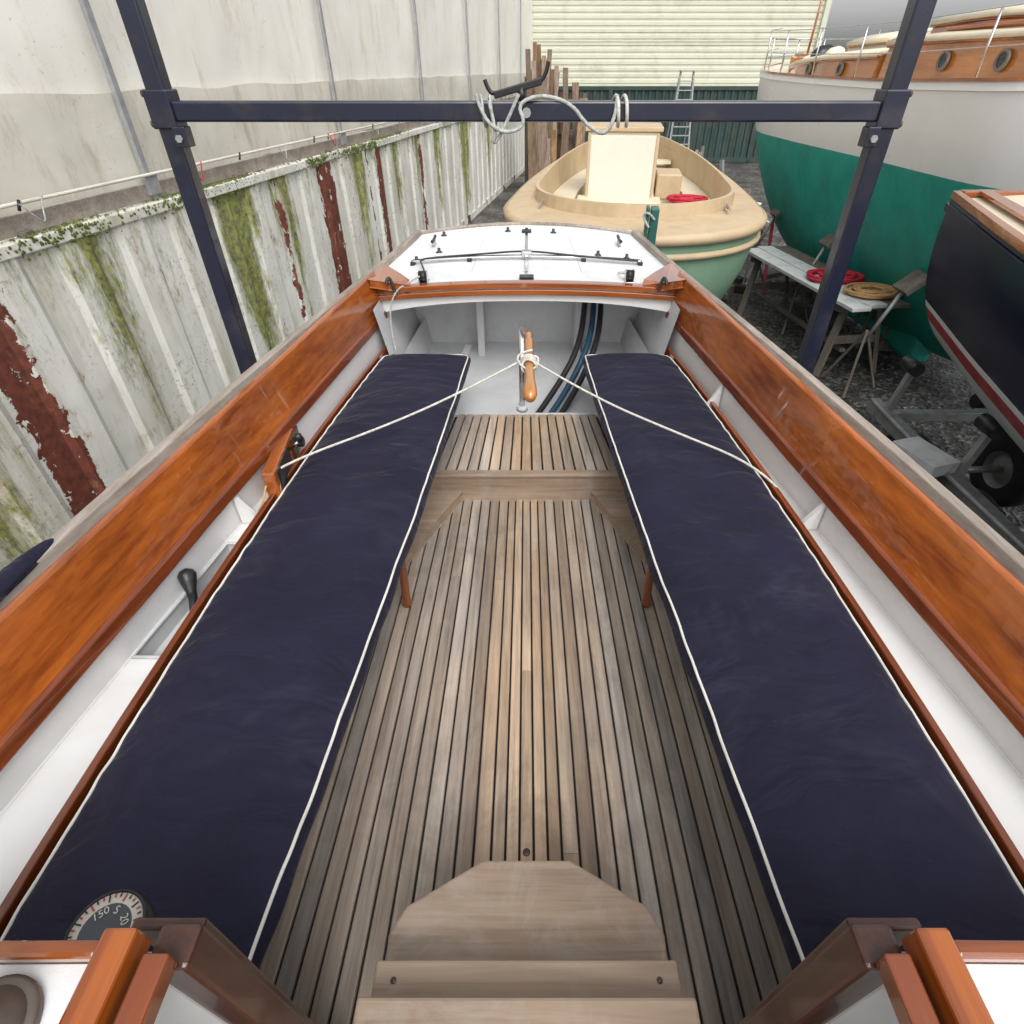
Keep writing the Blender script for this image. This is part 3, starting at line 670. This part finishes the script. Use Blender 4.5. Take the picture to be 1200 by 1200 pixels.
for x in (-2.6,3.4,9.5): box('corner_post',(x,.0,1.3),(.16,.14,2.5),m_cgreen,ct)
ft=empty('timber_stack')
V=[];F=[]
for i in range(46):
    x=random.uniform(.15,1.65); y=20.8+random.uniform(-.5,.5)+x*.3; h=random.uniform(1.7,3.9)*(1.05-.18*x); w=random.uniform(.04,.13); le=random.uniform(-.25,.25)
    o=len(V)
    for zz,dx in ((0,0),(h,le)):
        for a,b in ((-w,-.03),(w,-.03),(w,.03),(-w,.03)): V.append((x+a+dx,y+b+(.4 if zz else 0),zz))
    F+=[(o,o+1,o+5,o+4),(o+1,o+2,o+6,o+5),(o+2,o+3,o+7,o+6),(o+3,o,o+4,o+7),(o+4,o+5,o+6,o+7)]
mesh('leaning_planks',V,F,m_plank,ft)
box('rack_rail',(.9,21.6,1.6),(1.9,.1,.12),m_oldwood,ft); box('rack_post',(.0,21.6,1.5),(.12,.12,3.0),m_oldwood,ft); box('rack_post',(1.8,21.6,1.3),(.12,.12,2.6),m_oldwood,ft)
ld=empty('stepladder',(6.0,26.6,0))
for sd in (-1,1):
    beam('rail',(sd*.42,-.35,0),(sd*.24,.1,3.1),.07,.05,m_galv,ld); beam('rear_rail',(sd*.42,.7,0),(sd*.24,.15,3.1),.05,.04,m_galv,ld)
for i in range(1,11):
    k=i/11; box('rung',(0,-.35+.45*k,3.1*k),(.84-.36*k,.10,.035),m_galv,ld)
box('top_cap',(0,.12,3.12),(.55,.3,.04),m_galv,ld)
# ------------------------------------------------------------------ launch (green hull, tan deck)
la=empty('open_launch',(.955,5.50,0),-math.atan(.14))
LL=7.7
def outline(n=88):
    pts=[]
    for i in range(n):
        t=2*math.pi*(i+.5)/n; s=(1-math.cos(t))/2; y=s*LL
        a=min(1,y/1.5); hb=1.36*(1-(1-a)**2.3)**.5
        if y>1.5: hb*=max(0,1-((y-1.5)/(LL-1.5))**2.2)**.75
        pts.append((hb if math.sin(t)>0 else -hb, y))
    return pts
OL=outline()
def ring(kx,ky,z,sheer=.0,cy=3.3):
    return [(x*kx,cy+(y-cy)*ky,z+sheer*((y/LL)**2)) for x,y in OL]
loft('hull',[ring(1.0,1.0,2.0,.18),ring(.985,.99,1.80,.18),ring(.94,.965,1.5,.18),ring(.86,.93,1.2,.15),ring(.70,.88,.95,.1),ring(.4,.8,.78,.05),ring(.03,.7,.70,0)],m_lgreen,la,closed=True)
loft('rubbing_band',[ring(1.0,1.0,1.93,.18),ring(1.025,1.010,1.94,.18),ring(1.03,1.012,2.0,.18),ring(1.0,1.0,2.025,.18)],m_tan,la,closed=True)
loft('rubbing_band_low',[ring(.99,.996,1.80,.18),ring(1.012,1.003,1.81,.18),ring(1.012,1.003,1.84,.18),ring(.99,.997,1.86,.18)],m_tan,la,closed=True)
loft('side_deck',[ring(1.0,1.0,2.022,.18),ring(.9,.93,2.045,.18),ring(.78,.80,2.055,.18)],m_tan,la,closed=True)
loft('coaming',[ring(.81,.825,2.05,.18),ring(.805,.82,2.17,.18),ring(.78,.805,2.17,.18),ring(.775,.80,1.60,.1)],m_tan,la,closed=True,smooth=False)
loft('cockpit_bench',[ring(.775,.80,1.86,.1),ring(.54,.64,1.86,.1),ring(.54,.64,1.55,.05)],m_cream,la,closed=True,smooth=False)
rg=ring(.58,.67,1.56,.05); mesh('cockpit_floor',rg,[tuple(range(len(rg)))],m_cream,la)
box('engine_box',(-.15,3.4,2.06),(.90,.75,1.03),m_cream,la,bevel=.02)
box('engine_box_lid',(-.15,3.4,2.60),(.97,.82,.05),m_tan,la,bevel=.01)
m_pan=simple('cream_white_panel',(.72,.69,.60),.5,0,.05,2,0,dirt=(.5,.44,.3),dirtamt=.4)
box('engine_box_panel',(-.15,3.015,2.07),(.82,.02,.93),m_pan,la,bevel=.006)
for sx_ in (-1,1): box('panel_frame',(-.15+sx_*.425,3.01,2.07),(.03,.03,.98),m_tan,la)
box('engine_box_base',(-.15,2.9,1.72),(1.10,.45,.26),m_cream,la,bevel=.02)
box('side_locker',(.50,3.5,1.95),(.33,.6,.3),m_tan,la,bevel=.02)
box('thwart',(0,5.4,2.0),(1.3,.30,.04),m_cream,la)
box('foredeck_hatch',(0,6.2,2.20),(.6,.5,.05),m_tan,la)
box('rudder_head',(.16,-.05,1.9),(.07,.16,.72),m_teal,la,bevel=.01)
box('rudder_cheek',(.10,-.07,2.16),(.03,.13,.22),m_teal,la,bevel=.01)
tube('rudder_tie',[(.16,-.14,2.18),(.10,-.16,2.25),(.05,-.12,2.20),(.12,-.15,2.12)],.01,m_ropeg,la)
for sd in (-1,1):
    tube('deck_cleat',[(sd*.95,.9,2.10),(sd*.95,1.0,2.09),(sd*.95,1.1,2.10)],.015,m_galv,la)
    for y in (1.5,4.5): box('support_pad',(sd*.75,y,.85),(.12,.3,.08),m_oldwood,la); beam('support_post',(sd*.85,y,0),(sd*.75,y,.85),.08,.08,m_oldwood,la)
box('keel_beam',(0,3.3,.38),(.2,5.5,.7),m_oldwood,la)
def coil(name,c,R0,r,turns,mat,par=None):
    pts=[]
    for i in range(turns*12):
        t=i*2*math.pi/12; k=i/(turns*12)
        rr=R0*(.7+.3*random.random()*.5+.3*math.sin(k*19))
        pts.append((c[0]+.04*math.sin(k*13)+rr*1.3*math.cos(t),c[1]+.04*math.cos(k*11)+rr*math.sin(t),c[2]+r+.06*k))
    return tube(name,pts,r,mat,par)
coil('rope_coil',(.70,2.6,1.87),.18,.014,8,m_roper,la)
# ------------------------------------------------------------------ generic hull
def hull_boat(par,stations,rows,mats,p=2.4,q=.6):
    A=np.array(stations); yy=np.linspace(A[0,0],A[-1,0],60)
    kern=np.array([1,2,3,2,1])/9.
    cols=[np.interp(yy,A[:,0],A[:,k]) for k in range(1,5)]
    cols=[np.concatenate([c[:2],np.convolve(c,kern,'same')[2:-2],c[-2:]]) for c in cols]
    def pt(i,z,sd):
        xc,hb,zs,zk=[c[i] for c in cols]; s=min(1,max(0,(zs-z)/(zs-zk)))
        return (xc+sd*hb*(1-s**p)**q,yy[i],z)
    for sd in (-1,1):
        V=[];F=[];I=[]
        for i in range(len(yy)):
            zs,zk=cols[2][i],cols[3][i]
            lv=[zs+(rows[0]-zs)*k/6 for k in range(7)]+list(rows[1:])
            last=lv[-1]
            lv+= [last+(zk-last)*(1-(1-k/10)**1.6) for k in range(1,11)]
            for z in lv: V.append(pt(i,max(z,zk),sd))
        m=7+len(rows)-1+10
        for i in range(len(yy)-1):
            for j in range(m-1):
                F.append((i*m+j,i*m+j+1,(i+1)*m+j+1,(i+1)*m+j)); I.append(0 if j<6 else min(j-5,len(mats)-1) if j<6+len(rows)-1 else len(mats)-1)
        mesh('hull_side',V,F,None,par,smooth=True,mats=mats,idx=I)
    for i in (0,len(yy)-1):
        L=[pt(i,cols[2][i]+(cols[3][i]-cols[2][i])*k/14,-1) for k in range(15)]; Rr=[pt(i,cols[2][i]+(cols[3][i]-cols[2][i])*k/14,1) for k in range(15)]
        loft('hull_end',[L,Rr],mats[0],par,smooth=False)
    return yy,cols
ya=empty('wooden_yacht')
yst=[(3.7,5.85,.05,3.25,1.2),(4.4,5.8,.6,3.18,.9),(5.2,5.7,1.2,3.10,.6),(6,5.6,1.5,3.06,.3),(8,5.42,1.36,3.03,.12),(10,5.2,1.28,3.05,.12),(11.4,5.03,1.16,3.08,.5),(12.2,4.95,.98,3.12,1.1),(12.9,4.88,.55,3.16,1.7),(13.2,4.86,.2,3.2,2.2)]
yy,cols=hull_boat(ya,yst,[2.34,2.29],[m_whiteh,m_jade,m_jade],p=2.0,q=.75)
def strip(nm,par,k0,k1,dz,mat,hgt=0,solid=.03):
    S=[]
    for i in range(len(yy)):
        xc,hb,zs=cols[0][i],cols[1][i],cols[2][i]
        S.append([(xc+hb*k0,yy[i],zs+dz),(xc+hb*k1,yy[i],zs+dz+hgt)])
    loft(nm,S,mat,par,smooth=False,solid=solid)
S=[[(cols[0][i]+cols[1][i]*u,yy[i],cols[2][i]+.04*(1-u*u)) for u in np.linspace(-1,1,9)] for i in range(len(yy))]
loft('deck',S,m_cream,ya)
for sd in (-1,1):
    strip('bulwark',ya,sd*1.0,sd*.99,-.02,m_whiteh,.08,.04)
    strip('cap_rail',ya,sd*1.02,sd*.96,.065,m_varn,0,.025)
def house(par,nm,st,z0,side,roof,over=.05):
    for sd in (-1,1):
        loft(nm+'_side',[[(xc+sd*hw,y,z0),(xc+sd*(hw-.04),y,zt_)] for y,xc,hw,zt_ in st],side,par,smooth=False,solid=.03)
        tube(nm+'_moulding',[(xc+sd*(hw+.0),y,zt_-.01) for y,xc,hw,zt_ in st],.020,m_varn,par)
    S=[[(xc+u*(hw-.02+over),y,zt_+.10*(1-u*u)+.01) for u in np.linspace(-1,1,9)] for y,xc,hw,zt_ in st]
    loft(nm+'_roof',S,roof,par,solid=.04)
    for y,xc,hw,zt_ in (st[0],st[-1]):
        mesh(nm+'_end',[(xc-hw,y,z0),(xc+hw,y,z0),(xc+hw-.04,y,zt_),(xc,y,zt_+.09),(xc-hw+.04,y,zt_)],[(0,1,2,3,4)],side,par,solid=.03)
m_vc=wood('varnished_cabin_side',(.55,.22,.055),(.34,.11,.025),'Y',.3,1.,bmp=.05,fine=20)
house(ya,'cabin',[(5.6,5.62,.75,3.42),(6.6,5.55,.95,3.44),(8.2,5.4,1.0,3.44),(8.8,5.3,.95,3.42)],3.05,m_vc,m_cream)
house(ya,'aft_cabin',[(8.9,5.3,.98,3.32),(10.2,5.18,.96,3.30),(11.3,5.06,.82,3.26),(11.9,4.98,.60,3.22)],3.05,m_vc,m_cream)
house(ya,'doghouse',[(6.6,5.52,.66,3.60),(7.6,5.44,.72,3.62),(8.6,5.35,.66,3.60)],3.44,m_vc,m_cream)
house(ya,'hatch',[(9.6,5.24,.5,3.48),(10.6,5.14,.48,3.46)],3.32,m_cream,m_cream)
for y in (6.15,6.9,7.7,8.4):
    xs=float(np.interp(y,[5.6,6.6,8.2,8.8],[5.62-.75,5.55-.95,5.4-1.0,5.3-.95]))
    lathe('porthole_rim',[(.062,0),(.062,.025),(.085,.025),(.09,0)],m_pewter,ya,(xs-.012,y,3.26),axis=(-1,0,.08))
    lathe('porthole_glass',[(0,.012),(.065,.012)],m_glass,ya,(xs-.016,y,3.26),axis=(-1,0,.08))
for y in (9.7,10.7):
    xs=float(np.interp(y,[8.9,10.2,11.3,11.9],[5.3-.98,5.18-.96,5.06-.82,4.98-.6]))
    lathe('porthole_rim',[(.05,0),(.05,.03),(.075,.03),(.08,0)],m_pewter,ya,(xs-.01,y,3.19),axis=(-1,0,.08))
    lathe('porthole_glass',[(0,.012),(.055,.012)],m_glass,ya,(xs-.014,y,3.19),axis=(-1,0,.08))
for i in range(len(yy)):
    if i%7==4 and yy[i]>5:
        for sd in (-1,1):
            x=cols[0][i]+sd*cols[1][i]*.95; z=cols[2][i]
            cyl('stanchion',(x,yy[i],z),(x,yy[i],z+.58),.011,m_steel,ya,n=8)
for hh in (.30,.57):
    for sd in (-1,1):
        tube('lifeline',[(cols[0][i]+sd*cols[1][i]*.95,yy[i],cols[2][i]+hh) for i in range(10,len(yy)-1,3)],.005,m_steel,ya,spline='POLY')
for hh in (3.36,3.60):
    tube('pushpit',[(4.05,12.1,hh-.02),(4.5,12.9,hh),(4.87,13.15,hh+.01),(5.3,12.9,hh),(5.8,12.1,hh-.02)],.014,m_steel,ya)
for px_,py_ in ((4.12,12.2),(4.55,12.8),(4.87,13.1),(5.2,12.8),(5.7,12.2)): cyl('pushpit_post',(px_,py_,3.12),(px_,py_,3.60),.012,m_steel,ya,n=8)
box('deck_locker',(4.85,12.3,3.28),(.5,.35,.25),m_vc,ya,bevel=.02)
box('companion_hatch',(5.3,9.1,3.46),(.7,.5,.12),m_vc,ya,bevel=.02)
box('aft_coaming',(4.98,12.05,3.24),(1.15,.05,.22),m_vc,ya,bevel=.01)
tube('cabin_handrail',[(4.75,6.4,3.54),(4.72,7.2,3.56),(4.66,8.2,3.54)],.02,m_varn,ya)
cyl('boat_hook',(4.55,11.8,3.1),(4.72,12.1,4.6),.018,m_varn,ya,n=8)
for i,(cx,cy_,cz,rr) in enumerate(((4.7,11.5,3.36,.13),(4.75,11.2,3.36,.10),(4.6,11.75,3.28,.09))):
    lathe('fender',[(0,-rr*1.6),(rr*.7,-rr*1.3),(rr,-rr*.6),(rr,rr*.6),(rr*.7,rr*1.3),(0,rr*1.6)],m_black if i==0 else m_cream,ya,(cx,cy_,cz),axis=(1,.3,.2))
box('lead_keel',(5.3,9,.35),(.3,3.5,.6),m_jade,ya,bevel=.08)
for y in (6.6,8.7,10.8):
    js=empty('boat_jack_stand',(4.05,y,0))
    for a in (0,2.1,4.2): beam('leg',(.35*math.cos(a),.35*math.sin(a),.02),(0,0,.75),.03,.03,m_oldwood,js)
    cyl('screw',(0,0,.6),(.25,0,1.25),.022,m_galv,js); box('pad',(.30,0,1.30),(.28,.3,.05),m_oldwood,js,rot=(0,R(-40),0))
box('keel_block',(5.3,8,.08),(.5,.4,.15),m_oldwood,ya); box('keel_block',(5.3,10,.08),(.5,.4,.15),m_oldwood,ya)
beam('rudder_support',(4.25,10.4,.0),(4.4,11.4,1.9),.05,.05,m_red,ya)
# ------------------------------------------------------------------ navy motorboat on trailer
nb=empty('navy_motorboat')
nst=[(-3,3.75,.5,2.6,1.5),(-1.8,3.75,1.15,2.50,1.2),(0,3.75,1.42,2.42,1.05),(2.2,3.78,1.38,2.38,1.02),(3.5,3.9,1.15,2.42,1.05),(4.62,4.0,.92,2.46,1.15)]
yy,cols=hull_boat(nb,nst,[1.74,1.69,1.58],[m_navyh,m_whiteh,m_red,m_grey],p=2.6,q=.62)
S=[[(cols[0][i]+cols[1][i]*u,yy[i],cols[2][i]+.04*(1-u*u)) for u in np.linspace(-1,1,9)] for i in range(len(yy))]
loft('deck',S,m_cream,nb)
for sd in (-1,1):
    strip('toe_rail',nb,sd*1.01,sd*.955,.025,m_varn,0,.045)
    strip('gunwale_line',nb,sd*1.015,sd*1.013,-.03,m_navyh,-.05,.02)
    strip('inner_plank',nb,sd*.82,sd*.72,.045,m_varn,0,.02)
box('transom_rail',(4.0,4.60,2.49),(1.75,.07,.045),m_varnX,nb,bevel=.008)
house(nb,'cuddy',[(-1.5,3.75,.6,2.75),(1.0,3.76,.85,2.78),(2.9,3.8,.75,2.74)],2.40,m_varn,m_deck)
tr=empty('boat_trailer')
for x in (3.12,4.75): beam('side_beam',(x,4.6,.82),(x,-2.5,.82),.08,.12,m_galv,tr)
for y in (4.5,2.4,1.4,-.6): beam('cross_member',(3.1,y,.76),(4.78,y,.76),.08,.08,m_galv,tr)
for y in (4.4,3.4,2.6,1.8):
    cyl('keel_roller',(3.85,y,.95),(4.0,y,.95),.06,m_black,tr)
    beam('bunk_arm',(3.14,y,.86),(3.20,y,1.22),.05,.05,m_galv,tr); cyl('side_roller',(3.18,y-.09,1.27),(3.18,y+.09,1.27),.055,m_black,tr)
for i,(x,y) in enumerate(((3.40,4.25),(3.40,3.40),(4.35,4.25),(4.35,3.40))):
    prof=[(.17,-.09),(.19,-.1),(.30,-.105),(.335,-.08),(.345,0),(.335,.08),(.30,.105),(.19,.1),(.17,.09)]
    lathe('tyre',prof,m_rubber,tr,(x,y,.345),axis=(1,0,0))
    lathe('wheel_rim',[(0,-.05),(.10,-.06),(.15,-.02),(.175,-.085),(.19,-.09)],m_galv,tr,(x,y,.345),axis=(1,0,0))
cyl('axle',(3.3,4.25,.345),(4.5,4.25,.345),.03,m_galv,tr); cyl('axle',(3.3,3.40,.345),(4.5,3.40,.345),.03,m_galv,tr)
tube('winch_chain',[(3.05,4.5,.90),(3.04,3.4,.87),(3.05,2.2,.90)],.02,m_galv,tr)
box('wooden_block',(2.95,3.55,.93),(.24,.38,.10),m_oldtop,tr,rot=(0,0,.3))
box('block_post',(2.95,3.55,.43),(.18,.25,.86),m_oldwood,tr)
# ------------------------------------------------------------------ work bench
wb=empty('work_bench',(4.05,8.3,0),math.atan2(.42,2.8))
for x in (-.27,0,.27): box('top_plank',(x-.0,random.uniform(-.05,.05),.93),(.25,2.9,.045),m_oldtop if x<.2 else m_oldwood,wb,bevel=.006)
for y in (-1.15,1.15):
    for sd in (-1,1):
        beam('leg',(sd*.42,y-.12,0),(sd*.22,y,.90),.09,.05,m_oldwood,wb)
    box('cross_brace',(0,y-.05,.45),(.66,.04,.10),m_oldwood,wb); box('head_beam',(0,y,.86),(.7,.10,.10),m_oldwood,wb)
beam('long_brace',(-.1,-1.2,.30),(-.1,1.2,.30),.08,.04,m_oldwood,wb)
coil('rope_coil',(4.15,7.95,.955),.26,.016,12,m_roper)
coil('rope_coil',(4.35,7.30,.955),.24,.016,10,m_ropet)
st=empty('stool',(5.0,8.1,0))
cyl('seat',(0,0,.92),(0,0,.97),.24,m_plank,st)
for a in range(4): beam('leg',(.26*math.cos(a*1.57+.7),.26*math.sin(a*1.57+.7),0),(.14*math.cos(a*1.57+.7),.14*math.sin(a*1.57+.7),.92),.04,.04,m_oldwood,st)
yc=empty('timber_offcuts')
for i in range(44):
    x=random.uniform(3.2,6.5);y=random.uniform(9.8,20); a=random.uniform(0,3.1); L=random.uniform(.3,1.5)
    box('offcut',(x,y,.05+random.random()*.15),(L,random.uniform(.06,.2),random.uniform(.04,.2)),random.choice((m_oldwood,m_plank,m_oldwood,m_rubber,m_oldtop)),yc,rot=(0,random.uniform(-.06,.06),a))
for i in range(9):
    x=random.uniform(3.4,5.5);y=random.uniform(13.5,20)
    beam('prop',(x,y,0),(x+random.uniform(-.4,.4),y+.3,random.uniform(.8,1.7)),.08,.08,random.choice((m_oldwood,m_cgreen,m_galv)),yc)
hz=empty('hose')
tube('loop',[(3.3,9.4,.02),(2.8,8.6,.02),(2.9,7.6,.02),(3.3,8.0,.02),(3.1,8.9,.02),(2.9,9.8,.02),(3.4,10.6,.02)],.014,m_ropet,hz)
# ------------------------------------------------------------------ world, sun, camera
w=bpy.data.worlds.new('World'); scene.world=w; w.use_nodes=True; nt=w.node_tree
sky=nt.nodes.new('ShaderNodeTexSky'); sky.sky_type='NISHITA'; sky.sun_disc=False; sky.sun_elevation=R(52); sky.sun_rotation=R(165); sky.dust_density=4; sky.air_density=1.0; sky.ozone_density=1
hs=nt.nodes.new('ShaderNodeHueSaturation'); hs.inputs['Saturation'].default_value=.15; hs.inputs['Value'].default_value=1.55
nt.links.new(sky.outputs[0],hs.inputs['Color']); bg=nt.nodes['Background']; nt.links.new(hs.outputs[0],bg.inputs[0]); bg.inputs[1].default_value=.15
sl=bpy.data.lights.new('sun','SUN'); sl.energy=.9; sl.angle=R(35); sl.color=(1,.97,.92)
so=bpy.data.objects.new('sun',sl); link(so)
el,az=R(52),R(165)
d=Vector((math.sin(az)*math.cos(el),math.cos(az)*math.cos(el),math.sin(el)))
so.rotation_euler=d.to_track_quat('Z','Y').to_euler()
cam=bpy.data.cameras.new('camera'); co=bpy.data.objects.new('camera',cam); link(co)
co.location=(0,0,3.2); co.rotation_euler=(R(90-38.2),0,0); cam.sensor_width=36; cam.lens=19.83; cam.shift_x=-.0142; cam.clip_start=.02; cam.clip_end=600
scene.camera=co
scene.view_settings.view_transform='Standard'; scene.view_settings.look='None'; scene.view_settings.exposure=0
